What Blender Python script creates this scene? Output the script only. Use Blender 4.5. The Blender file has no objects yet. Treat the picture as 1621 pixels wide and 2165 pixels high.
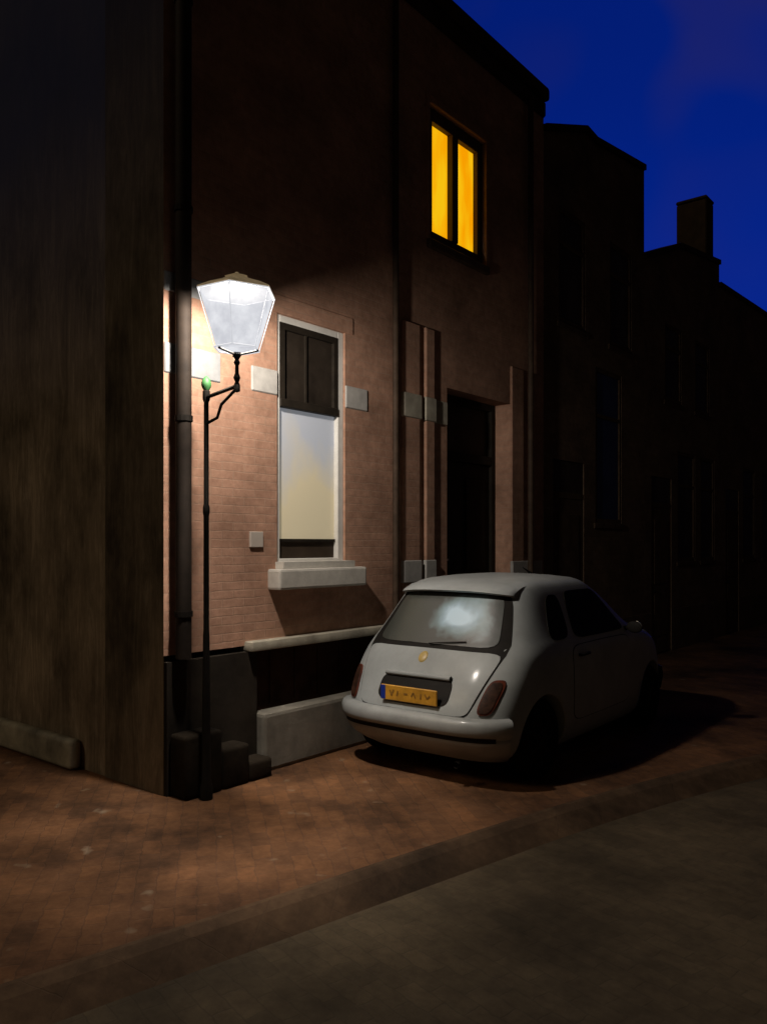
import bpy, bmesh, math, random
from mathutils import Vector, Matrix
R = math.radians
random.seed(4)
scn = bpy.context.scene
COL = scn.collection
PI = math.pi

# ------------------------------------------------------------------ materials
def new_mat(name):
    m = bpy.data.materials.new(name); m.use_nodes = True
    nt = m.node_tree
    return m, nt, nt.nodes['Principled BSDF']
def rgba(c): return (c[0], c[1], c[2], 1)
def coords(nt, order='xyz', rot=0.0, scale=(1,1,1), loc=(0,0,0)):
    tc = nt.nodes.new('ShaderNodeTexCoord')
    v = tc.outputs['Object']
    if order != 'xyz':
        s = nt.nodes.new('ShaderNodeSeparateXYZ'); nt.links.new(v, s.inputs[0])
        c = nt.nodes.new('ShaderNodeCombineXYZ')
        for i, a in enumerate(order): nt.links.new(s.outputs['xyz'.index(a)], c.inputs[i])
        v = c.outputs[0]
    mp = nt.nodes.new('ShaderNodeMapping'); mp.inputs['Rotation'].default_value = (0,0,rot); mp.inputs['Scale'].default_value = scale
    mp.inputs['Location'].default_value = loc
    nt.links.new(v, mp.inputs[0])
    return mp.outputs[0]
def noise(nt, vec, scale, detail=5, rough=.6, dist=0.0):
    n = nt.nodes.new('ShaderNodeTexNoise'); n.inputs['Scale'].default_value = scale
    n.inputs['Detail'].default_value = detail; n.inputs['Roughness'].default_value = rough
    n.inputs['Distortion'].default_value = dist
    nt.links.new(vec, n.inputs['Vector']); return n.outputs['Fac']
def ramp(nt, fac, stops):
    r = nt.nodes.new('ShaderNodeValToRGB')
    el = r.color_ramp.elements
    while len(el) < len(stops): el.new(.5)
    for e, (p, c) in zip(el, stops): e.position = p; e.color = rgba(c)
    nt.links.new(fac, r.inputs[0]); return r.outputs[0]
def mix(nt, a, b, fac, mode='MIX'):
    m = nt.nodes.new('ShaderNodeMix'); m.data_type = 'RGBA'; m.blend_type = mode
    for sock, v in ((m.inputs[0], fac), (m.inputs[6], a), (m.inputs[7], b)):
        if hasattr(v, 'is_linked'): nt.links.new(v, sock)
        elif isinstance(v, (int, float)): sock.default_value = v
        else: sock.default_value = rgba(v)
    return m.outputs[2]
def bump(nt, h, bsdf, strength=.3, dist=.01):
    b = nt.nodes.new('ShaderNodeBump'); b.inputs['Strength'].default_value = strength; b.inputs['Distance'].default_value = dist
    nt.links.new(h, b.inputs['Height']); nt.links.new(b.outputs[0], bsdf.inputs['Normal'])
def simple(name, col, rough=.7, var=.35, scale=6, metal=0, coat=0, bmp=.15, stretch=(1,1,1), spec=.5, glow=0):
    m, nt, b = new_mat(name)
    v = coords(nt, scale=stretch)
    n = noise(nt, v, scale, 6, .65)
    lo = [c*(1-var) for c in col]; hi = [min(1,c*(1+var)) for c in col]
    c = ramp(nt, n, [(.3, lo), (.7, hi)])
    nt.links.new(c, b.inputs['Base Color'])
    b.inputs['Roughness'].default_value = rough; b.inputs['Metallic'].default_value = metal
    b.inputs['Specular IOR Level'].default_value = spec
    if coat:
        b.inputs['Coat Weight'].default_value = coat; b.inputs['Coat Roughness'].default_value = .14
    if glow:
        nt.links.new(c, b.inputs['Emission Color']); b.inputs['Emission Strength'].default_value = glow
    if bmp:
        bump(nt, noise(nt, v, scale*7, 4), b, bmp, .005)
    return m
def brick_mat(name, c1, c2, mortar, order, bw=.22, rh=.066, ms=.007, rot=0, patch=(.55,1.25), pscale=1.1, rough=.85, bs=.4, pale=None, fine=.8, warp=.02):
    m, nt, b = new_mat(name)
    v = coords(nt, order, rot)
    nz = nt.nodes.new('ShaderNodeTexNoise'); nz.inputs['Scale'].default_value = 9; nt.links.new(v, nz.inputs['Vector'])
    vm = nt.nodes.new('ShaderNodeVectorMath'); vm.operation = 'MULTIPLY_ADD'
    nt.links.new(nz.outputs['Color'], vm.inputs[0]); vm.inputs[1].default_value = (warp,warp,0); nt.links.new(v, vm.inputs[2])
    br = nt.nodes.new('ShaderNodeTexBrick'); nt.links.new(vm.outputs[0], br.inputs['Vector'])
    br.inputs['Color1'].default_value = rgba(c1); br.inputs['Color2'].default_value = rgba(c2); br.inputs['Mortar'].default_value = rgba(mortar)
    br.inputs['Scale'].default_value = 1; br.inputs['Mortar Size'].default_value = ms; br.inputs['Mortar Smooth'].default_value = .8
    br.inputs['Brick Width'].default_value = bw; br.inputs['Row Height'].default_value = rh; br.inputs['Bias'].default_value = -.1
    n = noise(nt, v, pscale, 7, .65)
    k = ramp(nt, n, [(.3, (patch[0],)*3), (.7, (patch[1],)*3)])
    c = mix(nt, br.outputs['Color'], k, 1.0, 'MULTIPLY')
    n2 = noise(nt, v, 14, 6, .7)
    c = mix(nt, c, ramp(nt, n2, [(.3, (.75,.72,.7)), (.7, (1.2,1.2,1.2))]), fine, 'MULTIPLY')
    if pale:
        pn = noise(nt, v, 5.5, 2, .5)
        f = ramp(nt, pn, [(.68, (0,0,0)), (.80, (.7,.7,.7))])
        c = mix(nt, c, pale, f)
    nt.links.new(c, b.inputs['Base Color'])
    b.inputs['Roughness'].default_value = rough; b.inputs['Specular IOR Level'].default_value = .2
    inv = nt.nodes.new('ShaderNodeMath'); inv.operation = 'MULTIPLY_ADD'
    nt.links.new(br.outputs['Fac'], inv.inputs[0]); inv.inputs[1].default_value = -.5
    nt.links.new(n2, inv.inputs[2])
    bump(nt, inv.outputs[0], b, bs, .006)
    return m
def emis(name, c1, c2, strength, scale=3, stretch=(1,1,1)):
    m = bpy.data.materials.new(name); m.use_nodes = True; nt = m.node_tree
    nt.nodes.remove(nt.nodes['Principled BSDF'])
    e = nt.nodes.new('ShaderNodeEmission'); e.inputs[1].default_value = strength
    v = coords(nt, scale=stretch)
    nt.links.new(ramp(nt, noise(nt, v, scale, 3, .5), [(.35, c1), (.65, c2)]), e.inputs[0])
    nt.links.new(e.outputs[0], nt.nodes['Material Output'].inputs[0])
    return m

M = {}
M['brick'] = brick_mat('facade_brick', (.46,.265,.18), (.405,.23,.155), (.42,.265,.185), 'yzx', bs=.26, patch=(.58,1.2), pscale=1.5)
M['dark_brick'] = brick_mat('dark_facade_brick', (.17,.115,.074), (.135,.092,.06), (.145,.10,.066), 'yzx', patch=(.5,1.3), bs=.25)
M['paving'] = brick_mat('clay_paving', (.135,.063,.027), (.098,.048,.023), (.098,.049,.025), 'xyz', bw=.21, rh=.105, ms=.006, rot=R(38), patch=(.10,1.8), pscale=1.05, rough=.9, bs=.45, pale=(.23,.18,.125), warp=.05)
M['street'] = brick_mat('street_setts', (.080,.060,.035), (.067,.051,.030), (.064,.049,.029), 'xyz', bw=.21, rh=.10, ms=.006, rot=R(12), patch=(.3,1.5), pscale=.7, rough=.9, bs=.3, warp=.04)
M['kerb'] = brick_mat('kerb_stone', (.088,.053,.029), (.072,.046,.026), (.076,.047,.027), 'xyz', bw=.5, rh=.3, ms=.004, rot=R(60), patch=(.2,1.6), pscale=1.2, rough=.92, bs=.4, warp=.05)
M['stone'] = simple('pale_stone', (.40,.385,.355), .8, .16, 9, bmp=.2)
M['stone_lit'] = simple('corner_stone', (.23,.235,.235), .8, .14, 9, bmp=.2)  # same stone, colour darkened to hold down the lamp's hot spot
M['sill'] = simple('sill_stone', (.54,.51,.45), .75, .14, 8, bmp=.25)
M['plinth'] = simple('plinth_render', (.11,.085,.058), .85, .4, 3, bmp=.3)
M['plinth_shade'] = simple('shaded_plinth', (.022,.017,.012), .9, .5, 3, bmp=.4, spec=.15)  # darker plinth copy, shade at the corner foot put into its colour
M['base_stone'] = simple('base_stone', (.165,.15,.12), .88, .5, 2.2, bmp=.4)
M['ledge'] = simple('pale_foot_ledge', (.32,.29,.21), .88, .7, 1.6, bmp=.4)
M['plinth_dark'] = simple('far_plinth', (.11,.075,.048), .9, .35, 3, bmp=.3, spec=.2)
M['plinth_pale'] = simple('plinth_moulding', (.34,.31,.24), .8, .35, 4, bmp=.2)
M['cellar'] = simple('cellar_panel', (.034,.016,.009), .9, .5, 5, spec=.1, bmp=.3)
M['paint_white'] = simple('white_paint', (.64,.62,.57), .45, .10, 9, bmp=.1)
M['lantern_frame'] = simple('lantern_frame', (.052,.053,.056), .8, .08, 12, bmp=0, glow=12.0, spec=.05)  # frame given its own glow to blend with the lit panes
M['paint_dark'] = simple('dark_joinery', (.016,.012,.008), .7, .4, 8, spec=.2)
M['wood_brown'] = simple('brown_joinery', (.075,.045,.026), .65, .35, 6, stretch=(1,1,.3), spec=.3)
M['wood_far'] = simple('far_joinery', (.085,.056,.036), .8, .35, 6, spec=.1)
M['transom'] = simple('transom_glass', (.025,.019,.014), .4, .4, 5, bmp=.08, spec=.3)
M['dark_glass'] = simple('night_glass', (.045,.032,.022), .5, .4, 3, bmp=.02, spec=.1)
M['sky_glass'] = simple('sky_reflection_glass', (.016,.028,.10), .4, .4, 2, bmp=.02, spec=.2)  # blue sky reflection painted into the base colour of the pane
M['iron'] = simple('black_iron', (.010,.008,.006), .75, .35, 20, bmp=.2, spec=.15)
M['pipe'] = simple('dark_pipe', (.020,.014,.010), .75, .35, 8, bmp=.15, spec=.2)
M['pipe_brown'] = simple('brown_pipe', (.06,.038,.024), .7, .35, 8, bmp=.15, spec=.25)
M['stoop'] = simple('stoop_stone', (.016,.012,.008), .95, .7, 3, bmp=.5, spec=.1)
M['copper'] = simple('lantern_cap', (.42,.31,.17), .6, .40, 9, glow=.28)  # cap given a dim glow in place of light passing through
M['cap_inside'] = simple('cap_inside', (.004,.004,.004), .95, .3, 10, bmp=0, spec=0)
M['green'] = simple('green_finial', (.045,.16,.045), .6, .2, 12)
M['cornice'] = simple('cornice_wood', (.05,.034,.021), .85, .3, 5, spec=.1)
M['tile'] = simple('roof_tile', (.03,.022,.017), .9, .4, 5, bmp=.4, spec=.1)
def left_wall(name, gain, zoff):
    m, nt, b = new_mat(name)
    v = coords(nt, scale=(4,4,.45)); v2 = coords(nt, scale=(.7,.7,.45))
    g_ = lambda *c: tuple(x*gain for x in c)
    c = ramp(nt, noise(nt, v, 2.4, 10, .8, 1.6), [(.25, g_(.15,.115,.078)), (.5, g_(.28,.22,.15)), (.78, g_(.54,.44,.32))])
    big = noise(nt, v2, 1.7, 5, .65)
    c = mix(nt, c, ramp(nt, big, [(.35,(.30,.30,.30)),(.65,(1.2,1.2,1.2))]), 1.0, 'MULTIPLY')
    tc = nt.nodes.new('ShaderNodeTexCoord'); s = nt.nodes.new('ShaderNodeSeparateXYZ'); nt.links.new(tc.outputs['Object'], s.inputs[0])
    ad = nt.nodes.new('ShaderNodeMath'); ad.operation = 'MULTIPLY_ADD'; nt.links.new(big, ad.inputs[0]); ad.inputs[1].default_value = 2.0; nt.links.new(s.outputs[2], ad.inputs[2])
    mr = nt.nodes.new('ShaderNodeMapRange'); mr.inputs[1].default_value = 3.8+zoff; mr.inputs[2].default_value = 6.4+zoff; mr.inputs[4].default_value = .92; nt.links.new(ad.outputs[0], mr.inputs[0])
    c = mix(nt, c, g_(.042,.056,.15), mr.outputs[0])      # colour mixed towards dark blue with height
    nt.links.new(c, b.inputs['Base Color']); b.inputs['Roughness'].default_value = .92; b.inputs['Specular IOR Level'].default_value = .15
    bump(nt, noise(nt, v, 12, 5), b, .4, .006)
    return m
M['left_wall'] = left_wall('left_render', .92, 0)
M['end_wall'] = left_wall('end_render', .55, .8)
M['plaque'] = simple('plaque', (.48,.42,.36), .5, .06, 12, bmp=0)
M['orange'] = emis('orange_room_light', (.98,.36,.0), (.98,.56,.006), .95, 2.2, (1,2.5,.7))

def blind_mat():
    m, nt, b = new_mat('window_blind')
    v = coords(nt, scale=(1,1,.6))
    n = noise(nt, v, 2.4, 3, .5)
    tc = nt.nodes.new('ShaderNodeTexCoord'); s = nt.nodes.new('ShaderNodeSeparateXYZ'); nt.links.new(tc.outputs['Object'], s.inputs[0])
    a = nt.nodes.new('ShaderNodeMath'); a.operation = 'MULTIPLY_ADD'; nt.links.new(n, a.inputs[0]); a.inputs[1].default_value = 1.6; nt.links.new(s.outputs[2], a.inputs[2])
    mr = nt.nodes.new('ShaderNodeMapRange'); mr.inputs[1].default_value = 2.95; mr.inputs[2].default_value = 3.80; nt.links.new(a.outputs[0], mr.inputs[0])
    c = ramp(nt, mr.outputs[0], [(.15, (.53,.455,.30)), (.85, (.37,.39,.43))])   # cream cloth; sky reflection painted in as blue-grey towards the top
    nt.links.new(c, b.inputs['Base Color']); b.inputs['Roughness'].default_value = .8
    nt.links.new(c, b.inputs['Emission Color']); b.inputs['Emission Strength'].default_value = .38  # added self-glow brightens the cloth as if lit from behind
    return m
M['blind'] = blind_mat()

def lantern_glass(name, dens):
    m = bpy.data.materials.new(name); m.use_nodes = True; nt = m.node_tree
    nt.nodes.remove(nt.nodes['Principled BSDF'])
    e = nt.nodes.new('ShaderNodeEmission')
    v = coords(nt)
    nt.links.new(ramp(nt, noise(nt, v, 5.5, 5, .6), [(.36, (.60,.61,.66)), (.58, (.80,.81,.85))]), e.inputs[0]); e.inputs[1].default_value = 1.0
    t = nt.nodes.new('ShaderNodeBsdfTransparent')
    mx = nt.nodes.new('ShaderNodeMixShader'); mx.inputs[0].default_value = dens
    nt.links.new(t.outputs[0], mx.inputs[1]); nt.links.new(e.outputs[0], mx.inputs[2])
    nt.links.new(mx.outputs[0], nt.nodes['Material Output'].inputs[0])
    return m
M['lantern'] = lantern_glass('lantern_glass', .97)
M['lantern_back'] = lantern_glass('lantern_back_glass', .978)
M['lantern_base'] = lantern_glass('lantern_base_glass', .925)

M['car'] = simple('grey_car_paint', (.385,.41,.405), .5, .18, 2.2, coat=.15, bmp=.03, spec=.25)
M['car_dark'] = simple('dark_trim', (.013,.011,.009), .7, .3, 10, bmp=.05, spec=.2)
M['bumper'] = simple('bumper_paint', (.33,.345,.335), .5, .22, 3, coat=.2, bmp=.03)
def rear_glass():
    m, nt, b = new_mat('painted_glare_glass')
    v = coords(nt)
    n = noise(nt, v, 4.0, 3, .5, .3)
    # pale reflection painted into the colour mid-pane, dark clear glass towards the edges
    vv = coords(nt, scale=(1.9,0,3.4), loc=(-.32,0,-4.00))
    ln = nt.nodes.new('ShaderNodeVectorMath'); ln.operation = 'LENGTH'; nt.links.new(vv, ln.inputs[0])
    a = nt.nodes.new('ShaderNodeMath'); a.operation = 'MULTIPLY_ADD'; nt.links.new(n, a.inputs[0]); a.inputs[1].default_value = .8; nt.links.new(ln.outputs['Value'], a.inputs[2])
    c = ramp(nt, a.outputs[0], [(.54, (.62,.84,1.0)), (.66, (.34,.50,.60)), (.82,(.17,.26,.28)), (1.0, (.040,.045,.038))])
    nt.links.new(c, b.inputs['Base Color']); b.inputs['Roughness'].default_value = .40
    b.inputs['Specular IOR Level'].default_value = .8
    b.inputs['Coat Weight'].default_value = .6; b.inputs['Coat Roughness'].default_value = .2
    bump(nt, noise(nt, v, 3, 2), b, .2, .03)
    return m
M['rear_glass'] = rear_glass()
M['car_glass'] = simple('car_glass', (.012,.010,.008), .6, .4, 4, bmp=.03, spec=.08)
M['tail_red'] = simple('tail_lens', (.12,.028,.014), .4, .6, 14, coat=.3, bmp=0)
M['tail_inner'] = simple('tail_inner', (.050,.023,.014), .4, .8, 18, coat=.3, bmp=0)
M['chrome'] = simple('chrome', (.75,.72,.66), .3, .05, 10, metal=1, bmp=0)
M['yellow'] = simple('yellow_plate', (.60,.30,.03), .5, .30, 7, bmp=0)
M['blue'] = simple('blue_strip', (.01,.035,.30), .5, .1, 10, bmp=0)
M['ink'] = simple('plate_ink', (.27,.135,.022), .6, .4, 10, bmp=0)
M['gold'] = simple('gold_badge', (.55,.40,.14), .4, .15, 10, bmp=0)
M['tyre'] = simple('tyre_rubber', (.008,.007,.006), .95, .3, 10, spec=.1)
M['rim'] = simple('alloy_rim', (.02,.018,.015), .8, .1, 10, bmp=0, spec=.1)
M['lens'] = simple('head_lens', (.4,.4,.4), .15, .05, 10, coat=.7, bmp=0)

# ------------------------------------------------------------------ mesh building
OFF = {}
class MB:
    def __init__(s): s.v = []; s.f = []
    def add(s, vs, fs):
        o = len(s.v); s.v += [Vector(p) for p in vs]; s.f += [[i+o for i in f] for f in fs]; return s
    def box(s, x0, x1, y0, y1, z0, z1, bev=0.0, seg=1):
        bm = bmesh.new(); bmesh.ops.create_cube(bm, size=1)
        for v in bm.verts:
            v.co = Vector(((x0+x1)/2+v.co.x*(x1-x0), (y0+y1)/2+v.co.y*(y1-y0), (z0+z1)/2+v.co.z*(z1-z0)))
        if bev: bmesh.ops.bevel(bm, geom=bm.edges[:], offset=bev, segments=seg, affect='EDGES', profile=.6)
        s._bm(bm); return s
    def _bm(s, bm):
        bm.verts.index_update()
        s.add([v.co.copy() for v in bm.verts], [[v.index for v in f.verts] for f in bm.faces]); bm.free()
    def tube(s, pts, r, n=10, caps=True):
        pts = [Vector(p) for p in pts]; rs = r if isinstance(r, (list, tuple)) else [r]*len(pts)
        o = len(s.v); ref = None
        for i, p in enumerate(pts):
            d = (pts[min(i+1, len(pts)-1)] - pts[max(i-1, 0)]).normalized()
            if ref is None: ref = Vector((0,0,1)) if abs(d.z) < .9 else Vector((1,0,0))
            a = d.cross(ref).normalized(); b = a.cross(d).normalized(); ref = b
            for k in range(n):
                t = 2*PI*k/n; s.v.append(p + rs[i]*(math.cos(t)*a + math.sin(t)*b))
        for i in range(len(pts)-1):
            for k in range(n):
                s.f.append([o+i*n+k, o+i*n+(k+1)%n, o+(i+1)*n+(k+1)%n, o+(i+1)*n+k])
        if caps:
            s.f.append([o+k for k in range(n)][::-1]); s.f.append([o+(len(pts)-1)*n+k for k in range(n)])
        return s
    def lathe(s, prof, cx, cy, n=12, rot=0, axis='z', cz=0):
        o = len(s.v)
        for r, z in prof:
            for k in range(n):
                t = 2*PI*k/n + rot
                if axis == 'z': s.v.append(Vector((cx+r*math.cos(t), cy+r*math.sin(t), z)))
                else: s.v.append(Vector((cx+z, cy+r*math.cos(t), cz+r*math.sin(t))))
        for i in range(len(prof)-1):
            for k in range(n):
                s.f.append([o+i*n+k, o+i*n+(k+1)%n, o+(i+1)*n+(k+1)%n, o+(i+1)*n+k])
        return s
    def grid(s, fn, us, vs, close=False):
        o = len(s.v); nu = len(us); nv = len(vs)
        for v in vs:
            for u in us: s.v.append(Vector(fn(u, v)))
        for j in range(nv-1):
            for i in range(nu if close else nu-1):
                i2 = (i+1) % nu
                s.f.append([o+j*nu+i, o+j*nu+i2, o+(j+1)*nu+i2, o+(j+1)*nu+i])
        return s
    def prism_x(s, poly, x0, x1):        # poly of (y,z)
        n = len(poly)
        s.add([(x0,y,z) for y,z in poly] + [(x1,y,z) for y,z in poly],
              [list(range(n))[::-1], list(range(n,2*n))] + [[i,(i+1)%n,n+(i+1)%n,n+i] for i in range(n)])
        return s
    def build(s, name, mat, parent=None, smooth=False, loc=None, recalc=True, angle=40):
        me = bpy.data.meshes.new(name)
        off = OFF.get(parent.name, Vector()) if parent else Vector()
        me.from_pydata([tuple(v-off) for v in s.v], [], s.f)
        bm = bmesh.new(); bm.from_mesh(me)
        bmesh.ops.remove_doubles(bm, verts=bm.verts, dist=1e-5)
        bmesh.ops.dissolve_degenerate(bm, edges=bm.edges, dist=1e-6)
        if recalc: bmesh.ops.recalc_face_normals(bm, faces=bm.faces)
        bm.to_mesh(me); bm.free()
        if smooth:
            for p in me.polygons: p.use_smooth = True
            me.set_sharp_from_angle(angle=R(angle))
        me.materials.append(mat)
        o = bpy.data.objects.new(name, me); COL.objects.link(o)
        if parent: o.parent = parent; OFF[o.name] = off
        if loc: o.location = loc
        return o
def tag(o, label, cat, group=None):
    o['label'] = label; o['category'] = cat
    if group: o['group'] = group
    return o
def struct(o): o['kind'] = 'structure'; return o
def thing(name, loc, label, cat, group=None, local=False):
    o = bpy.data.objects.new(name, None); COL.objects.link(o); o.location = loc; o.empty_display_size = .3
    OFF[o.name] = Vector() if local else Vector(loc)
    return tag(o, label, cat, group)

FX = -4.85
def facade(mb, y0, y1, z0, z1, holes, x=FX, depth=.25):
    ys = sorted({y0, y1, *[h[0] for h in holes], *[h[1] for h in holes]})
    zs = sorted({z0, z1, *[h[2] for h in holes], *[h[3] for h in holes]})
    def hole(i, j):
        if i < 0 or j < 0 or i >= len(ys)-1 or j >= len(zs)-1: return None
        cy, cz = (ys[i]+ys[i+1])/2, (zs[j]+zs[j+1])/2
        return any(h[0] < cy < h[1] and h[2] < cz < h[3] for h in holes)
    for i in range(len(ys)-1):
        for j in range(len(zs)-1):
            a, b, c, d = ys[i], ys[i+1], zs[j], zs[j+1]
            if not hole(i, j): mb.add([(x,a,c),(x,b,c),(x,b,d),(x,a,d)], [[0,1,2,3]])
            else:
                X = x-depth
                if hole(i-1,j) is False: mb.add([(x,a,c),(X,a,c),(X,a,d),(x,a,d)], [[0,1,2,3]])
                if hole(i+1,j) is False: mb.add([(x,b,c),(X,b,c),(X,b,d),(x,b,d)], [[3,2,1,0]])
                if hole(i,j-1) is False: mb.add([(x,a,c),(X,a,c),(X,b,c),(x,b,c)], [[3,2,1,0]])
                if hole(i,j+1) is False: mb.add([(x,a,d),(X,a,d),(X,b,d),(x,b,d)], [[0,1,2,3]])
    return mb

# ------------------------------------------------------------------ setting: ground
def kerbx(y):
    b = -2.89 + .2*(y-2.76); e = max(0, y-4.4)
    return b + (.03*e*e if e < 3 else .27 + .18*(e-3))
g = MB(); S_ = 400
g.add([(-S_,-S_,-.10),(S_,-S_,-.10),(S_,S_,-.10),(-S_,S_,-.10)], [[0,1,2,3]])
struct(g.build('street', M['street']))
pv = MB(); KW = .16
ks = [-40.0,-10.0] + [k*.3 for k in range(-10, 60)] + [22.0, 30.0, 45.0, 70.0]
vs = []
for yy in ks: vs += [(-80,yy,0),(kerbx(yy)-KW,yy,0)]
pv.add(vs, [[2*i,2*i+1,2*i+3,2*i+2] for i in range(len(ks)-1)])
struct(pv.build('pavement', M['paving']))
kb = MB(); sec_k = [(-KW,-.12),(-KW,.002),(-.13,.002),(-.06,-.018),(.12,-.12)]
kys = [-12+.15*k for k in range(0, 240)]
kb.grid(lambda u, yy: (kerbx(yy)+sec_k[int(u)][0], yy, sec_k[int(u)][1]), list(range(5)), kys)
struct(kb.build('kerb', M['kerb']))

# ------------------------------------------------------------------ main house
H1 = thing('brick_house', (FX,6.3,0), 'tall dark brick corner house with one glowing orange upstairs window, lit by the street lamp', 'house')
WIN = (4.55,5.38,1.62,3.70); UP = (6.66,7.72,4.92,6.31); DOOR = (6.98,8.28,.45,3.45)
w = facade(MB(), 3.45, 9.1, 1.0, 7.3, [WIN, UP, (6.98,8.28,1.0,3.45)])
w.add([(FX,9.1,0),(FX,9.1,7.3),(-9,9.1,7.3),(-9,9.1,0)], [[0,1,2,3]])
w.add([(-9,9.1,0),(-9,9.1,7.3),(-9,6,7.3),(-9,6,0)], [[0,1,2,3]])
w.add([(-9,6,0),(-9,6,7.3),(-5.6,6,7.3),(-5.6,6,0)], [[0,1,2,3]])
w.add([(-5.6,6,0),(-5.6,6,7.3),(-5.6,3.45,7.3),(-5.6,3.45,0)], [[0,1,2,3]])
wall = w.build('wall', M['brick'], H1, recalc=False)
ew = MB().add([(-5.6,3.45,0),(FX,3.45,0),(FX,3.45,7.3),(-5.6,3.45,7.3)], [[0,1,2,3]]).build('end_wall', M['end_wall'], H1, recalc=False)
ew['label'] = 'dark unlit end wall round the corner from the lamp'
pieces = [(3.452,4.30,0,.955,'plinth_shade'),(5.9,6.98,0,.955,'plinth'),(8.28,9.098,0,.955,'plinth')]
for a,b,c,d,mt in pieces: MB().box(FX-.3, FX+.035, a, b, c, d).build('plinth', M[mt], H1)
plo = MB().box(FX-.3, FX+.12, 4.302, 5.898, 0, .46, .03, 2).build('plinth', M['base_stone'], H1)
MB().box(FX-.05, FX+.095, 4.20, 6.9, .957, 1.035, .02, 2).build('moulding', M['plinth_pale'], plo, smooth=True)
cel = MB().box(FX-.3, FX-.04, 4.302, 5.898, .462, .954)
for k in range(5): cel.box(FX-.04, FX-.03, 4.5+k*.28, 4.53+k*.28, .50, .93)
cel.build('cellar_window', M['cellar'], H1)
blocks = [(3.452,3.96,3.03,3.25,.012,'stone_lit'),(4.27,4.549,3.02,3.22,.012,'stone'),(5.381,5.68,3.03,3.23,.012,'stone'),(3.452,3.86,3.62,3.76,.012,'stone_lit')]
for a,b,c,d,p,mt in blocks:
    MB().box(FX-.05, FX+p, a, b, c, d, .008).build('stone_block', M[mt], H1)
for a, b in ((6.20,6.47),(6.56,6.72)):
    pp = MB().box(FX-.02, FX+.035, a, b, 1.037, 4.0, .015).build('pilaster', M['brick'], H1)
    MB().box(FX, FX+.047, a-.012, b+.012, 3.05, 3.29, .008).build('stone_block', M['plinth_pale'], pp)
    MB().box(FX, FX+.047, a-.012, b+.012, 1.42, 1.64, .008).build('stone_block', M['stone'], pp)
MB().box(FX-.02, FX+.012, 6.75, 6.978, 3.05, 3.29, .006).build('stone_block', M['plinth_pale'], H1)
pp = MB().box(FX-.02, FX+.025, 8.281, 8.56, 1.037, 3.9, .012).build('pilaster', M['brick'], H1)
MB().box(FX, FX+.04, 8.275, 9.0, 1.42, 1.6, .008).build('stone_block', M['stone'], pp)
MB().box(FX-.02, FX+.025, 8.72, 9.05, 1.037, 3.9, .012).build('pilaster', M['brick'], H1)
# lower window
wy0, wy1, wz0, wz1 = WIN
wf = MB(); X1 = FX-.02; X0 = FX-.10
wf.box(X0, X1, wy0, wy0+.05, wz0, wz1, .005); wf.box(X0, X1, wy1-.075, wy1, wz0, wz1, .005)
wf.box(X0, X1, wy0+.05, wy1-.075, wz1-.06, wz1, .005); wf.box(X0, X1, wy0+.05, wy1-.075, wz0, wz0+.06, .005)
win = wf.build('window', M['paint_white'], H1); win['label'] = 'tall white framed window with pale blind and dark transom'
tz = 2.94
MB().box(X0, X1+.012, wy0+.05, wy1-.075, tz, tz+.07, .005).build('transom_bar', M['paint_dark'], win)
MB().box(X0+.02, X0+.05, wy0+.05, wy1-.075, tz+.07, wz1-.06).build('transom_pane', M['transom'], win)
tb = MB()
tb.box(X0+.052, X1+.004, wy0+.051, wy0+.105, tz+.07, wz1-.06); tb.box(X0+.052, X1+.004, wy1-.125, wy1-.076, tz+.07, wz1-.06)
tb.box(X0+.052, X1+.004, wy0+.105, wy1-.125, wz1-.115, wz1-.06); tb.box(X0+.052, X1-.01, wy0+.36, wy0+.378, tz+.07, wz1-.115)
tb.build('transom_frame', M['paint_dark'], win)
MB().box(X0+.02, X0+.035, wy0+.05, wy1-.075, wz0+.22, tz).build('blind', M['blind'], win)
MB().box(X0+.015, X0+.03, wy0+.05, wy1-.075, wz0+.06, wz0+.22).build('pane', M['dark_glass'], win)
MB().box(X0+.036, X0+.05, wy0+.05, wy1-.075, wz0+.20, wz0+.225).build('blind_rail', M['paint_dark'], win)
sb = MB()
sb.prism_x([(wy0-.02,1.60),(wy0-.02,1.655),(wy1+.02,1.655),(wy1+.02,1.60)], FX-.02, FX+.10)
sb.box(FX-.02, FX+.14, wy0-.10, wy1+.14, 1.43, 1.598, .02, 2)
sb.build('sill', M['sill'], win)
MB().box(FX-.02, FX+.010, wy0-.10, wy1+.10, wz1+.002, wz1+.15, .005).build('lintel', M['brick'], H1)
# upper window
uy0, uy1, uz0, uz1 = UP
uf = MB(); X1 = FX-.03; X0 = FX-.12
uf.box(X0, X1, uy0, uy0+.10, uz0, uz1, .006); uf.box(X0, X1, uy1-.10, uy1, uz0, uz1, .006)
uf.box(X0, X1, uy0+.10, uy1-.10, uz1-.13, uz1, .006); uf.box(X0, X1, uy0+.10, uy1-.10, uz0, uz0+.12, .006)
um = (uy0+uy1)/2-.02
uf.box(X0, X1+.01, um-.055, um+.055, uz0+.12, uz1-.13, .006)
upw = uf.build('window', M['wood_brown'], H1); upw['label'] = 'glowing orange upstairs window in two tall panes'
MB().box(X0+.02, X0+.03, uy0+.10, um-.055, uz0+.12, uz1-.13).build('pane', M['orange'], upw)
MB().box(X0+.02, X0+.03, um+.055, uy1-.10, uz0+.12, uz1-.13).build('pane', M['orange'], upw)
MB().box(FX-.02, FX+.05, uy0-.04, uy1+.04, uz0-.09, uz0-.002, .01).build('sill', M['wood_brown'], upw)
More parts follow.
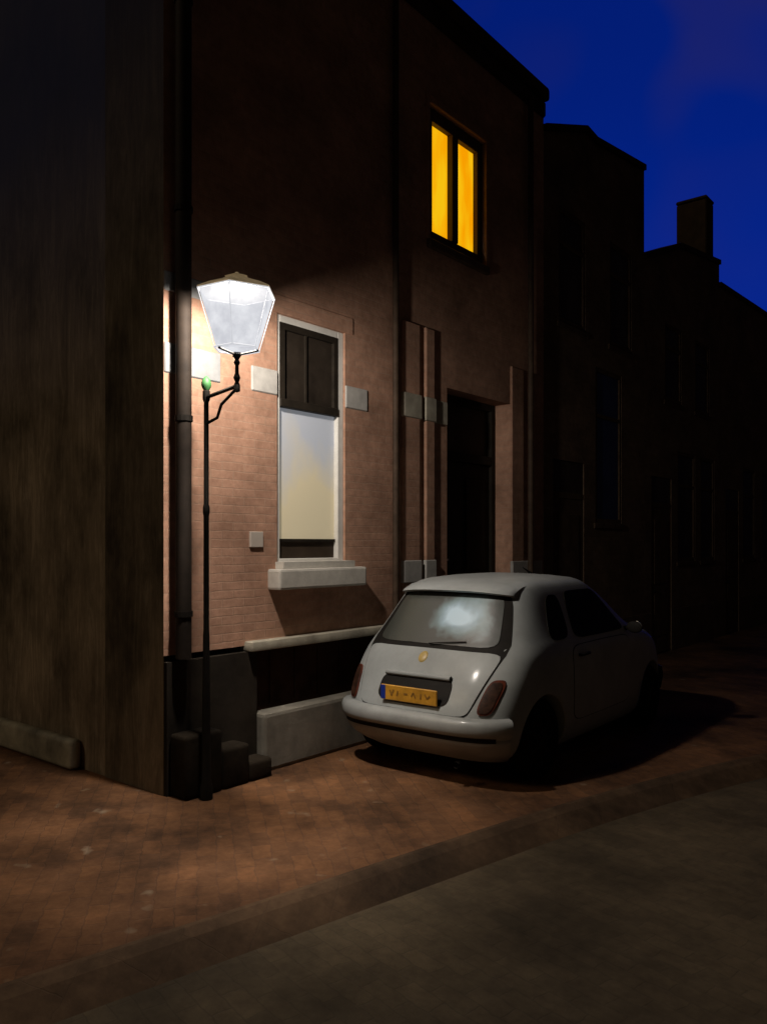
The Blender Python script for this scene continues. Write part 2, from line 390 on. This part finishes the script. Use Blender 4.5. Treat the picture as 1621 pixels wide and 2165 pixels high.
su = MB(); su.box(FX-.02, FX+.02, uy0-.06, uy0-.002, uz0, uz1+.08, .006); su.box(FX-.02, FX+.02, uy1+.002, uy1+.06, uz0, uz1+.08, .006)
su.box(FX-.02, FX+.03, uy0-.002, uy1+.002, uz1+.002, uz1+.08, .006)
su.build('surround', M['brick'], upw)
# door
dy0, dy1, dz0, dz1 = DOOR
dr = MB().box(FX-.30, FX-.24, dy0+.09, dy1-.09, dz0+.02, 2.72, .006)
for zz0, zz1 in ((.62,1.35),(1.5,2.55)):
    for a, b in ((dy0+.2,dy0+.60),(dy0+.70,dy1-.2)): dr.box(FX-.242, FX-.222, a, b, zz0, zz1, .012)
door = dr.build('door', M['paint_dark'], H1)
MB().tube([(FX-.22,dy0+.17,1.62),(FX-.18,dy0+.17,1.62),(FX-.18,dy0+.28,1.63)], .012).build('handle', M['chrome'], door)
df = MB(); df.box(FX-.30, FX-.2, dy0, dy0+.085, dz0, dz1, .006); df.box(FX-.30, FX-.2, dy1-.085, dy1, dz0, dz1, .006)
df.box(FX-.30, FX-.2, dy0+.085, dy1-.085, 2.73, 2.83, .006); df.box(FX-.30, FX-.2, dy0+.085, dy1-.085, dz1-.08, dz1, .006)
df.build('frame', M['paint_dark'], door)
MB().box(FX-.28, FX-.26, dy0+.085, dy1-.085, 2.83, dz1-.08).build('fanlight', M['dark_glass'], door)
MB().box(FX-.3, FX+.03, dy0+.002, dy1-.002, 0, .448, .01).build('doorstep', M['plinth'], H1)
MB().box(FX-.01, FX+.018, 4.25, 4.385, 1.775, 1.90, .004).build('plaque', M['plaque'], H1)
dp = MB()
dp.tube([(FX+.09,3.555,.98),(FX+.09,3.555,7.2)], .058, 14)
dpo = dp.build('downpipe', M['pipe'], H1, smooth=True); dpo['label'] = 'thick dark downpipe beside the lit corner'
for z in (1.3,2.7,4.2,5.7):
    MB().lathe([(.059,z-.02),(.066,z-.02),(.066,z+.02),(.059,z+.02)], FX+.09, 3.555, 14).build('pipe_clamp', M['iron'], dpo)
MB().tube([(FX+.07,8.645,.3),(FX+.07,8.645,7.2)], .035, 12).build('downpipe', M['pipe_brown'], H1, smooth=True)
MB().tube([(FX+.05,6.05,1.04),(FX+.05,6.05,7.2)], .03, 12).build('downpipe', M['pipe_brown'], H1, smooth=True)
co = MB(); co.box(FX-.2, FX+.04, 3.42, 9.1, 7.15, 7.34, .02); co.box(FX-.2, FX+.09, 3.40, 9.11, 7.342, 7.50, .04, 2)
co.build('cornice', M['cornice'], H1)
rf = MB(); rf.add([(FX,3.45,7.45),(FX,9.1,7.45),(-5.6,3.45,7.45),(-5.6,6,7.45),(-9,6,7.4),(-9,9.1,7.4),(-6.6,7.6,9.0)], [[0,1,6],[1,5,6],[5,4,6],[4,3,6],[3,2,0],[0,6,3]])
rf.build('roof', M['tile'], H1)

# ------------------------------------------------------------------ terrace houses
def add_window(H, a, b, c, d, glass):
    X1 = FX-.006; X0 = FX-.05
    f = MB(); f.box(X0, X1, a, a+.06, c, d, .003); f.box(X0, X1, b-.06, b, c, d, .003)
    f.box(X0, X1, a+.06, b-.06, c, c+.06, .003); f.box(X0, X1, a+.06, b-.06, d-.06, d, .003)
    zt = c+(d-c)*.68; f.box(X0, X1, a+.06, b-.06, zt, zt+.05, .003)
    o = f.build('window', M['wood_far'], H)
    MB().box(X0+.01, X0+.02, a+.06, b-.06, c+.06, zt).build('pane', M[glass], o)
    MB().box(X0+.01, X0+.02, a+.06, b-.06, zt+.05, d-.06).build('pane', M[glass], o)
    MB().box(FX-.02, FX+.02, a-.06, b+.06, c-.08, c-.002, .008).build('sill', M['wood_far'], o)
def add_door(H, a, b, z1):
    o = MB().box(FX-.05, FX-.012, a, b, .02, z1-.5, .003)
    o.box(FX-.014, FX-.004, a+.15, b-.15, .3, 1.0, .004); o.box(FX-.014, FX-.004, a+.15, b-.15, 1.15, z1-.7, .004)
    o = o.build('door', M['wood_far'], H)
    MB().box(FX-.05, FX-.004, a, b, z1-.5, z1-.42, .005).build('frame', M['wood_far'], o)
    MB().box(FX-.045, FX-.015, a, b, z1-.42, z1).build('fanlight', M['dark_glass'], o)
    MB().tube([(FX-.02,a+.12,1.05),(FX+.02,a+.12,1.05)], .022).build('handle', M['iron'], o)
def terrace(name, label, y0, y1, zb, profile, wins, doors, ridge, xb=-9.5):
    H = thing(name, (FX,(y0+y1)/2,0), label, 'house')
    holes = [(a,b,c,d) for a,b,c,d,_ in wins] + [(a,b,.0,z) for a,b,z in doors]
    m = facade(MB(), y0+.003, y1, 0, zb, holes, depth=.06)
    m.add([(FX,y1,0),(FX,y1,zb),(xb,y1,zb),(xb,y1,0)], [[0,1,2,3]]); m.add([(FX,y0+.003,0),(FX,y0+.003,zb),(xb,y0+.003,zb),(xb,y0+.003,0)], [[3,2,1,0]])
    m.add([(xb,y0+.003,0),(xb,y0+.003,zb),(xb,y1,zb),(xb,y1,0)], [[3,2,1,0]])
    m.prism_x([(y0+.003,zb)] + profile + [(y1,zb)], FX-.30, FX)
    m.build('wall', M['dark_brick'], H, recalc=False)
    for a_,b_,c_,d_,gl in wins: add_window(H, a_, b_, c_, d_, gl)
    for a_,b_,z_ in doors: add_door(H, a_, b_, z_)
    c = MB()
    for (a,za),(b,zb2) in zip(profile[:-1], profile[1:]):
        c.prism_x([(a+.004,za+.002),(b,zb2+.002),(b,zb2+.09),(a+.004,za+.09)], FX-.34, FX+.04)
    c.build('coping', M['cornice'], H)
    p0, p1 = profile[0], profile[-1]
    r = MB().add([(FX-.3,y0+.003,p0[1]-.15),(FX-.3,y1,p1[1]-.15),((FX+xb)/2,y1,ridge),((FX+xb)/2,y0+.003,ridge),(xb,y1,zb),(xb,y0+.003,zb)],
                 [[0,1,2,3],[3,2,4,5],[0,3,5],[1,4,2]])
    r.build('roof', M['tile'], H)
    y = y0+.003
    for a,b,z in sorted(doors) + [(y1,y1,0)]:
        if a-y > .05: MB().box(FX-.02, FX+.006, y, a-.002, .0, .7, .004).build('plinth', M['plinth_dark'], H)
        y = b+.002
    return H
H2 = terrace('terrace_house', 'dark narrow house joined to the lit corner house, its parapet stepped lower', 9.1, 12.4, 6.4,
        [(9.103,7.0),(10.3,7.45),(10.62,7.42),(12.4,7.68)], [(10.62,11.52,2.1,4.3,'sky_glass'),(9.5,10.3,4.7,6.2,'dark_glass'),(11.1,11.9,4.7,6.2,'dark_glass')], [(9.35,10.25,2.9)], 7.4)
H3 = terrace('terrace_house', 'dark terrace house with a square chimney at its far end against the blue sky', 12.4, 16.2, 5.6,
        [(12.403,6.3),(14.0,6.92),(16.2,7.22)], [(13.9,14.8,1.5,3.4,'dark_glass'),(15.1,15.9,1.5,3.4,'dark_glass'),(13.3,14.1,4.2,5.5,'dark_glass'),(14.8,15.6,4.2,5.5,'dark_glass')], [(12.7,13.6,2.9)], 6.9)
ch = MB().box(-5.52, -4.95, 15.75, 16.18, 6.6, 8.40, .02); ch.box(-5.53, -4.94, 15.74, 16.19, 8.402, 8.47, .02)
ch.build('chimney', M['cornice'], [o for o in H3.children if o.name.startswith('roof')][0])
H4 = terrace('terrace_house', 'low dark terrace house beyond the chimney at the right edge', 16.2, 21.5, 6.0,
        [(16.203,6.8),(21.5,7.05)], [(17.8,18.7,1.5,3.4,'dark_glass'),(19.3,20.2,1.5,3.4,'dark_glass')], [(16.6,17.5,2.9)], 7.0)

# left house, flush with the corner house's end wall
HL = thing('side_house', (-9.5,3.46,0), 'dark streaky rendered house wall filling the left edge behind the corner', 'house')
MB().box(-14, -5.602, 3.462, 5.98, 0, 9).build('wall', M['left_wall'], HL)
MB().box(-14.1,-5.602,3.3,5.98,9.002,9.2,.02).build('roof', M['tile'], HL)
MB().box(-14, -5.95, 3.36, 3.46, .0, .24, .04, 3).build('foot_ledge', M['ledge'], HL, smooth=True)

# ------------------------------------------------------------------ stoop
ST = thing('stoop', (-4.7,3.9,0), 'low dark stepped stone stoop against the foot of the lit corner', 'steps')
xa, xb_ = FX+.038, -4.62
for (a,b,h) in ((3.47,3.80,.45),(3.802,4.06,.30),(4.062,4.29,.15)):
    MB().box(xa, xb_, a, b, 0, h, .03, 3).build('step', M['stoop'], ST, smooth=True)

# ------------------------------------------------------------------ street lamp
LX, LY = -4.15, 3.53; PX = -4.56; PY = 3.60
PB = .002
LP = thing('street_lamp', (PX,PY,PB), 'lit white glass lantern on a slender iron post and bracket before the brick corner', 'street lamp')
po = MB(); po.lathe([(.0,PB),(.045,PB),(.045,PB+.08),(.034,PB+.13),(.030,.5),(.023,1.15),(.020,1.2),(.019,2.0),(.024,2.02),(.024,2.06),(.018,2.08),(.017,2.80),(.026,2.82),(.026,2.88),(.0,2.90)], PX, PY, 14)
po.build('post', M['iron'], LP, smooth=True)
MB().lathe([(0,2.88),(.02,2.885),(.034,2.91),(.036,2.935),(.028,2.96),(.012,2.98),(0,2.99)], PX, PY, 12).build('finial', M['green'], LP, smooth=True)
br = MB()
br.tube([(PX,PY,2.835),(LX,LY,2.855)], .014, 8)
br.tube([(PX,PY,2.65),(PX+.12,PY,2.68),(PX+.25,LY,2.75),(LX,LY,2.84)], .011, 8)
br.lathe([(.0,2.81),(.022,2.82),(.022,2.86),(.013,2.88),(.024,2.91),(.013,2.94),(.012,2.99),(.022,3.01),(.013,3.03),(.03,3.06),(.03,3.075),(0,3.08)], LX, LY, 12)
for k in range(3):
    t = 2*PI*k/3+.5; br.tube([(LX,LY,3.06),(LX+.15*math.cos(t),LY+.15*math.sin(t),3.085)], .008, 6)
br.build('bracket', M['iron'], LP, smooth=True)
z0, z1, r0, r1 = 3.10, 3.47, .150, .262; ROT = R(9); N6 = 6
lan = MB()
def hexp(r, z): return [(LX+r*math.cos(2*PI*k/N6+ROT), LY+r*math.sin(2*PI*k/N6+ROT), z) for k in range(N6)]
hb, ht = hexp(r0+.006, z0), hexp(r1+.006, z1)
for k in range(N6):
    lan.tube([hb[k], ht[k]], .0032, 6)
    lan.tube([hb[k], hb[(k+1)%N6]], .007, 6); lan.tube([ht[k], ht[(k+1)%N6]], .005, 6)
lfr = lan.build('lantern', M['lantern_frame'], LP)
hb, ht = hexp(r0-.004, z0+.004), hexp(r1-.004, z1-.001)
for k in range(N6):
    a, b = hb[k], hb[(k+1)%N6]; c, d = ht[(k+1)%N6], ht[k]
    MB().add([a,b,c,d], [[0,1,2,3]]).build('glass_panel', M['lantern_back' if k in (2,3) else 'lantern'], lfr)
MB().add(hexp(r0-.0045, z0+.0045), [list(range(6))]).build('base_glass', M['lantern_base'], lfr)
cp = MB(); cp.lathe([(.263,z1+.006),(.272,z1+.008),(.270,z1+.016),(.19,z1+.055),(.10,z1+.088),(.08,z1+.10),(.085,z1+.108),(.05,z1+.122),(.018,z1+.13),(.012,z1+.142),(0,z1+.146)], LX, LY, N6, ROT)
cap = cp.build('cap', M['copper'], LP)
MB().lathe([(.262,z1+.001),(.0,z1+.052)], LX, LY, N6, ROT).build('cap_lining', M['cap_inside'], cap)
ld = bpy.data.lights.new('lamp_bulb', 'POINT'); ld.energy = 100; ld.color = (1,.90,.80); ld.shadow_soft_size = .065
ld.use_nodes = True; nt = ld.node_tree
em = nt.nodes['Emission']; K_ = 10.2*.14/.03
fo = nt.nodes.new('ShaderNodeLightFalloff'); fo.inputs['Strength'].default_value = K_*.03
fq = nt.nodes.new('ShaderNodeLightFalloff'); fq.inputs['Strength'].default_value = K_*.97*1.35
ad = nt.nodes.new('ShaderNodeMath'); ad.operation = 'ADD'
nt.links.new(fo.outputs['Linear'], ad.inputs[0]); nt.links.new(fq.outputs['Quadratic'], ad.inputs[1])
nt.links.new(ad.outputs[0], em.inputs['Strength'])
lo = bpy.data.objects.new('lamp_bulb', ld); COL.objects.link(lo); lo.parent = LP; lo.location = (LX-PX, LY-PY, 3.418-PB)

# ------------------------------------------------------------------ car
CX, CY = -3.76, 4.88
CAR = thing('parked_car', (CX,CY,0), 'small rounded grey hatchback with yellow number plate parked on the pavement', 'car', local=True)
TAB = [ # z, yr, yf, w
 (.15,.24,3.30,.70),(.22,.12,3.44,.765),(.31,.045,3.52,.80),(.42,.02,3.545,.812),(.54,.04,3.53,.816),(.67,.105,3.49,.815),(.80,.195,3.40,.810),
 (.90,.275,3.20,.798),(.965,.33,2.92,.775),(1.03,.385,2.70,.742),(1.12,.455,2.55,.70),(1.22,.53,2.40,.657),(1.31,.595,2.25,.618),(1.38,.65,2.10,.582),(1.43,.73,1.98,.545),(1.462,.88,1.85,.48),(1.48,1.10,1.70,.36)]
PP, QQ, YC = 4.4, 7.6, 1.5
def cat(z):
    T = TAB
    if z <= T[0][0]: return T[0][1:]
    if z >= T[-1][0]: return T[-1][1:]
    for i in range(len(T)-1):
        if T[i][0] <= z <= T[i+1][0]: break
    a, b = T[i], T[i+1]; t = (z-a[0])/(b[0]-a[0])
    pm = T[max(i-1,0)]; pn = T[min(i+2,len(T)-1)]; out = []
    for k in (1,2,3):
        h = b[0]-a[0]
        ma = (b[k]-pm[k])/(b[0]-pm[0])*h; mb_ = (pn[k]-a[k])/(pn[0]-a[0])*h
        t2, t3 = t*t, t*t*t
        out.append((2*t3-3*t2+1)*a[k]+(t3-2*t2+t)*ma+(-2*t3+3*t2)*b[k]+(t3-t2)*mb_)
    return out
def yrear(x, z):
    yr, yf, w = cat(z); q = min(abs(x)/w, .999); return YC-(YC-yr)*(1-q**PP)**(1/QQ)
def yfront(x, z):
    yr, yf, w = cat(z); q = min(abs(x)/w, .999); return YC+(yf-YC)*(1-q**PP)**(1/QQ)
def xside(y, z):
    yr, yf, w = cat(z); L = (YC-yr) if y < YC else (yf-YC); q = min(abs(y-YC)/L, .999); return w*(1-q**QQ)**(1/PP)
def Sp(phi, z, off=0.0):
    def P_(f):
        yr, yf, w = cat(z); c, s_ = math.cos(f), math.sin(f)
        L = (YC-yr) if s_ < 0 else (yf-YC)
        return Vector((w*math.copysign(abs(c)**(2/PP), c), YC+L*math.copysign(abs(s_)**(2/QQ), s_), z))
    p = P_(phi)
    if off:
        d = P_(phi+.004)-P_(phi-.004); n = Vector((d.y,-d.x,0)).normalized(); p = p+n*off
    return p
phis = []
NN = 36
for qd in range(4):
    for k in range(NN):
        t = k/NN; u = t*t*(3-2*t); u = .5*t+.5*u
        phis.append((qd+u)*PI/2)
extra = []
for sgn in (0, PI):
    for e in (.002,.006,.015): extra += [sgn+e, (sgn-e) % (2*PI)]
phis = sorted(set(phis+extra))
ZT = 1.48; ZB = .15
zs = [ZB+(ZT-ZB)*k/60 for k in range(61)]
bd = MB(); bd.grid(lambda f, z: Sp(f, z), phis, zs, close=True)
n = len(phis); top = len(bd.v)-n
ctr = Vector((0,1.42,1.5))
for fct, zz_ in ((.6,1.490),(.25,1.496)):
    o = len(bd.v)
    for k in range(n):
        p = bd.v[top+k]; q = ctr+(p-ctr)*fct; q.z = zz_; bd.v.append(q)
    prev = top if fct == .6 else o-n
    for k in range(n): bd.f.append([prev+k, prev+(k+1)%n, o+(k+1)%n, o+k])
o = len(bd.v)-n; bd.v.append(Vector((0,1.42,1.498))); cidx = len(bd.v)-1
for k in range(n): bd.f.append([o+k, o+(k+1)%n, cidx])
bd.v.append(Vector((0,1.7,ZB))); cidx = len(bd.v)-1
for k in range(n): bd.f.append([(k+1)%n, k, cidx])
body = bd.build('body', M['car'], CAR, smooth=True, angle=50)
cut = MB(); AX = (.66,2.93)
for ay in AX:
    for sgn in (-1,1):
        a, b = (.55,1.0) if sgn > 0 else (-1.0,-.55)
        cut.lathe([(0,a),(.335,a),(.335,b),(0,b)], 0, ay, 40, 0, 'x', .29)
cu = cut.build('cutter', M['car_dark'])
cu.location = CAR.location
mod = body.modifiers.new('arch', 'BOOLEAN'); mod.object = cu; mod.operation = 'DIFFERENCE'; mod.solver = 'EXACT'
bpy.context.view_layer.update()
dg = bpy.context.evaluated_depsgraph_get()
nm = bpy.data.meshes.new_from_object(body.evaluated_get(dg))
body.modifiers.clear(); body.data = nm
bpy.data.objects.remove(cu)
CAR.rotation_euler = (0,0,R(1.2)); CAR.scale = (1.02,1.02,1.03)

def lin(a, b, n): return [a+(b-a)*k/n for k in range(n+1)]
SB = [math.sin(t) for t in lin(-PI/2, PI/2, 22)]
def patch(z0, z1, hw, off, xc=lambda z: 0, nu=24, pw=7, skirt=.03, axis='rear', side=1):
    """rounded panel lying on the rear / front / side skin"""
    mb = MB()
    def pt(a, b, o):
        z = (z0+z1)/2+(z1-z0)/2*b
        h = hw(z)*(max(0,1-abs(b)**pw))**(1/pw); u = xc(z)+h*a
        if axis == 'rear': return (u, yrear(u,z)-o, z)
        if axis == 'front': return (u, yfront(u,z)+o, z)
        return (side*(xside(u,z)+o), u, z)
    us = lin(-1,1,nu)
    mb.grid(lambda a, b: pt(a,b,off), us, SB)
    ring = [(a,-1) for a in us]+[(1,b) for b in SB[1:-1]]+[(a,1) for a in us[::-1]]+[(-1,b) for b in SB[1:-1][::-1]]
    o = len(mb.v); m = len(ring)
    for a,b in ring: mb.v.append(Vector(pt(a,b,off)))
    for a,b in ring: mb.v.append(Vector(pt(a,b,off-skirt)))
    for k in range(m): mb.f.append([o+k, o+(k+1)%m, o+m+(k+1)%m, o+m+k])
    return mb
def lerpz(a, za, b, zb): return lambda z: a+(b-a)*(z-za)/(zb-za)
tgw = lerpz(.485,.50,.635,.97)
patch(.49, 1.375, lambda z: (tgw(min(z,.97))+.010) if z < .97 else (.645-(z-.97)*.34), .004, pw=12).build('tailgate_seal', M['car_dark'], CAR, smooth=True)
tg = patch(.51, .945, lambda z: tgw(z), .010, pw=11).build('tailgate', M['car'], CAR, smooth=True)
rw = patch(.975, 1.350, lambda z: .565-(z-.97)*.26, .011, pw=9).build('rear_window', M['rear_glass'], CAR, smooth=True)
MB().tube([(-.02,yrear(0,.98)-.03,.98),(.12,yrear(.12,.995)-.027,.995),(.30,yrear(.30,1.01)-.024,1.01)], .005, 6).build('wiper', M['car_dark'], rw)
patch(.555, .765, lambda z: .325, .018, pw=4).build('plate_niche', M['car_dark'], tg, smooth=True)
pb = MB(); yp = yrear(0,.57)-.042; PZ = .567
pb.box(-.26, .26, yp, yp+.014, PZ, PZ+.116, .006)
pl_ = pb.build('number_plate', M['yellow'], CAR)
MB().box(-.258, -.215, yp-.002, yp+.004, PZ+.006, PZ+.11).build('plate_strip', M['blue'], pl_)
def stroke(mb, x0,zz0,x1,zz1,wd=.014):
    zz0 += PZ-.612; zz1 += PZ-.612
    d = Vector((x1-x0,0,zz1-zz0)).normalized(); nn = Vector((-d.z,0,d.x))*wd/2
    a, b = Vector((x0,yp-.002,zz0)), Vector((x1,yp-.002,zz1))
    mb.add([a-nn,b-nn,b+nn,a+nn],[[0,1,2,3]])
for segs in (((-.17,.69,-.155,.65),(-.155,.65,-.135,.695)), ((-.105,.65,-.095,.69),), ((-.04,.672,-.005,.674),), ((.03,.66,.05,.69),(.05,.69,.07,.652)), ((.115,.65,.12,.69),), ((.155,.69,.175,.66),(.175,.66,.20,.682))):
    ink = MB()
    for sg in segs: stroke(ink, *sg)
    ink.build('plate_mark', M['ink'], pl_, recalc=False)
hb_ = MB(); hb_.grid(lambda a, t: (a, yrear(a,.765)-.034+.022*math.cos(t), .757+.02*math.sin(t)), lin(-.30,.30,16), lin(0,2*PI,10))
hb_.build('handle', M['car'], tg, smooth=True)
bg = MB(); yb_ = yrear(0,.89)
bg.lathe([(0,-.016),(.03,-.014),(.04,-.006),(.04,.0)], 0, 0, 20)
for v in bg.v: v.xyz = (v.x-.03, yb_+v.z-.012+v.y*.8, .883+v.y*1.0)
bg.build('badge', M['gold'], tg, smooth=True)
for sd in (-1,1):
    xc = lambda z, sd=sd: sd*(.625+.20*(z-.64))
    tl = patch(.535, .770, lambda z: .056, .014, xc=xc, nu=14, pw=3.4).build('tail_light', M['tail_red'], CAR, smooth=True)
    patch(.548, .757, lambda z: .044, .020, xc=xc, nu=12, pw=3.4).build('inner_lens', M['tail_inner'], tl, smooth=True)
ph = lin(PI+R(36), 2*PI-R(36), 70)
def wrap(levels, p=ph, dz=0):
    mb = MB(); mb.grid(lambda f, k: Sp(f, levels[int(k)][0]+dz, levels[int(k)][1]+1e-6), p, list(range(len(levels)))); return mb
bp = wrap([(.19,-.02),(.24,.005),(.30,.022),(.36,.034),(.395,.036),(.405,.029),(.415,.029),(.425,.046),(.46,.060),(.505,.064),(.535,.056),(.550,.036),(.556,.0)], dz=-.045).build('rear_bumper', M['bumper'], CAR, smooth=True, angle=60)
wrap([(.390,.0375),(.406,.034),(.414,.034),(.427,.0485)], lin(PI+R(48), 2*PI-R(48), 60), dz=-.045).build('bumper_groove', M['car_dark'], bp, smooth=True)
MB().tube([(.40,.10,.16),(.40,.05,.16)], .024, 12, caps=False).build('exhaust', M['iron'], CAR, smooth=True)
sp = MB()
sec = [(.16,1.452),(.0,1.432),(-.11,1.392),(-.13,1.376),(-.115,1.362),(0.03,1.360)]
def spf(a, k):
    dy, z = sec[int(k)]; x = a; drop = .03*(abs(a)/.535)**3
    return (x, yrear(x*.98,1.40)+dy+.0, z-drop+.006)
sp.grid(spf, lin(-.535,.535,30), list(range(len(sec))))
for e in (-.535,.535): sp.add([spf(e,k) for k in range(len(sec))], [list(range(len(sec)))])
sp.build('roof_lip', M['car'], CAR, smooth=True, angle=50)
for sd in (-1,1):
    patch(.34, .945, lambda z: .60, .002, xc=lambda z: 1.74, axis='side', side=sd, pw=9).build('door_seal', M['car_dark'], CAR, smooth=True)
    d_ = patch(.345, .940, lambda z: .595, .004, xc=lambda z: 1.74, axis='side', side=sd, pw=9).build('door', M['car'], CAR, smooth=True)
    hx = sd*(xside(1.3,.86)+.03)
    MB().tube([(hx-sd*.02,1.24,.86),(hx,1.26,.862),(hx,1.40,.862),(hx-sd*.02,1.42,.86)], .012, 8).build('handle', M['car_dark'], d_, smooth=True)
    patch(.985, 1.36, lambda z: .53-(z-.98)*.62, .006, xc=lambda z: 1.80-(z-.98)*.35, axis='side', side=sd, pw=8).build('side_window', M['car_glass'], CAR, smooth=True)
    patch(1.0, 1.34, lambda z: .18-(z-1.0)*.2, .006, xc=lambda z: 1.01+(z-1.0)*.38, axis='side', side=sd, pw=3.5).build('quarter_window', M['car_glass'], CAR, smooth=True)
    bm = bmesh.new(); bmesh.ops.create_icosphere(bm, subdivisions=3, radius=1)
    for v in bm.verts: v.co = Vector((sd*.86+v.co.x*.075, 2.32+v.co.y*.05*(1 if v.co.y > 0 else .4), 1.0+v.co.z*.055))
    mm = MB(); mm._bm(bm); mm.tube([(sd*.71,2.34,.975),(sd*.81,2.33,.99)], .02, 8)
    mo = mm.build('wing_mirror', M['car_dark'], CAR, smooth=True)
    MB().tube([(sd*(.86+.074*math.cos(a_)), 2.305, 1.002+.056*math.sin(a_)) for a_ in lin(R(5),R(75),10)], [.001]+[.0035]*9+[.001], 6).build('glint_arc', M['chrome'], mo, smooth=True)  # thin chrome arc added to draw a glint on the mirror
    patch(.56, .80, lambda z: .11, .012, xc=lambda z, sd=sd: sd*.58, axis='front', nu=14, pw=2.2).build('headlight', M['lens'], CAR, smooth=True)
patch(1.0, 1.37, lambda z: .61-(z-1.0)*.30, .008, axis='front', pw=8).build('windscreen', M['car_glass'], CAR, smooth=True)
pf = lin(R(36), PI-R(36), 50)
wrap([(.23,.0),(.24,.02),(.32,.045),(.44,.05),(.52,.04),(.54,.0)], pf).build('front_bumper', M['bumper'], CAR, smooth=True, angle=60)
MB().tube([(0,1.95,1.478),(0,1.91,1.495),(0,1.80,1.535)], [.014,.010,.003], 8).build('antenna', M['car_dark'], CAR, smooth=True)
def wheel(loc, sd, first=None):
    if first:
        o = first.copy(); COL.objects.link(o); o.parent = CAR; o.location = loc; o.rotation_euler = (0,0,0 if sd > 0 else PI)
        for chd in first.children:
            c = chd.copy(); COL.objects.link(c); c.parent = o
        return o
    t = MB(); t.lathe([(.10,-.08),(.19,-.085),(.265,-.085),(.285,-.07),(.29,-.04),(.29,.04),(.285,.07),(.265,.085),(.20,.085),(.19,.07),(.10,.05)], 0, 0, 48, 0, 'x', 0)
    wh = t.build('wheel', M['tyre'], CAR, smooth=True, loc=loc)
    r = MB(); r.lathe([(.195,.078),(.185,.085),(.175,.06),(.165,.055)], 0, 0, 40, 0, 'x', 0)
    for k in range(7):
        a = 2*PI*k/7; ca, sa = math.cos(a), math.sin(a)
        r.tube([(.07,.03*ca,.03*sa),(.065,.17*ca,.17*sa)], [.026,.018], 8)
    r.lathe([(0,.085),(.045,.082),(.05,.06)], 0, 0, 20, 0, 'x', 0)
    r.build('rim', M['rim'], wh, smooth=True)
    return wh
W0 = wheel((.70,AX[0],.285), 1)
wheel((.70,AX[1],.285), 1, W0); wheel((-.70,AX[0],.285), -1, W0); wheel((-.70,AX[1],.285), -1, W0)

# ------------------------------------------------------------------ world, fill light, camera
wd = bpy.data.worlds.new('World'); scn.world = wd; wd.use_nodes = True
nt = wd.node_tree; bgn = nt.nodes['Background']
tc = nt.nodes.new('ShaderNodeTexCoord'); v = tc.outputs['Generated']
sx = nt.nodes.new('ShaderNodeSeparateXYZ'); nt.links.new(v, sx.inputs[0])
def mrange(val, a, b, c=0, d=1):
    m = nt.nodes.new('ShaderNodeMapRange'); m.interpolation_type = 'SMOOTHSTEP'
    m.inputs[1].default_value = a; m.inputs[2].default_value = b; m.inputs[3].default_value = c; m.inputs[4].default_value = d
    nt.links.new(val, m.inputs[0]); return m.outputs[0]
def mul(a, b):
    mm = nt.nodes.new('ShaderNodeMath'); mm.operation = 'MULTIPLY'; nt.links.new(a, mm.inputs[0]); nt.links.new(b, mm.inputs[1]); return mm.outputs[0]
n1 = noise(nt, v, 6, 1.5, .4, .5)
cloud = ramp(nt, n1, [(.42, (.0006,.0105,.165)), (.60, (.010,.0135,.130))])
low = mrange(sx.outputs[2], .22, .56, .85, 0)
skyc = mix(nt, cloud, (.0006,.0165,.265), low)
side = mrange(sx.outputs[0], -.16, .02, 1, .03)  # unseen sky on the right dimmed to keep blue light off the facades
left = mrange(sx.outputs[0], -.85, -.55, .15, 1)
west = mrange(sx.outputs[1], .1, .6, .05, 1)
skyt = nt.nodes.new('ShaderNodeTexSky'); skyt.sky_type = 'NISHITA'; skyt.sun_disc = False; skyt.sun_elevation = R(1); skyt.sun_rotation = R(170)
skyf = mix(nt, skyc, mix(nt, skyt.outputs[0], (.0002,.002,.010), 1.0, 'MULTIPLY'), 1.0, 'ADD')
skyf = mix(nt, (0,0,0), skyf, mul(mul(side, west), left))
glow = mrange(sx.outputs[0], -.05, .45, 0, 1)                 # warm fill added in unseen directions to lift the dark facades
skyf = mix(nt, skyf, mix(nt, (0,0,0), (.0100,.0072,.0042), glow), 1.0, 'ADD')
nt.links.new(skyf, bgn.inputs['Color']); bgn.inputs['Strength'].default_value = 1.0

fill_sun = bpy.data.lights.new('fill_sun', 'SUN'); fill_sun.energy = .27; fill_sun.angle = R(14); fill_sun.color = (1,.78,.5)  # unseen warm night fill, added to lift the ground and left wall
so = bpy.data.objects.new('fill_sun', fill_sun); COL.objects.link(so)
d = Vector((.55,1,-.95)).normalized()        # direction the light travels
so.rotation_euler = d.to_track_quat('-Z','Y').to_euler()

cam = bpy.data.cameras.new('camera'); co_ = bpy.data.objects.new('camera', cam); COL.objects.link(co_)
co_.location = (0,0,1.8); co_.rotation_euler = (R(90),0,R(39.3))
cam.sensor_fit = 'VERTICAL'; cam.sensor_height = 36; cam.lens = 36*1700/2165; cam.shift_y = 68/2165
cam.clip_end = 2000; cam.clip_start = .05
scn.camera = co_
scn.view_settings.view_transform = 'Standard'; scn.view_settings.look = 'None'; scn.view_settings.exposure = 0
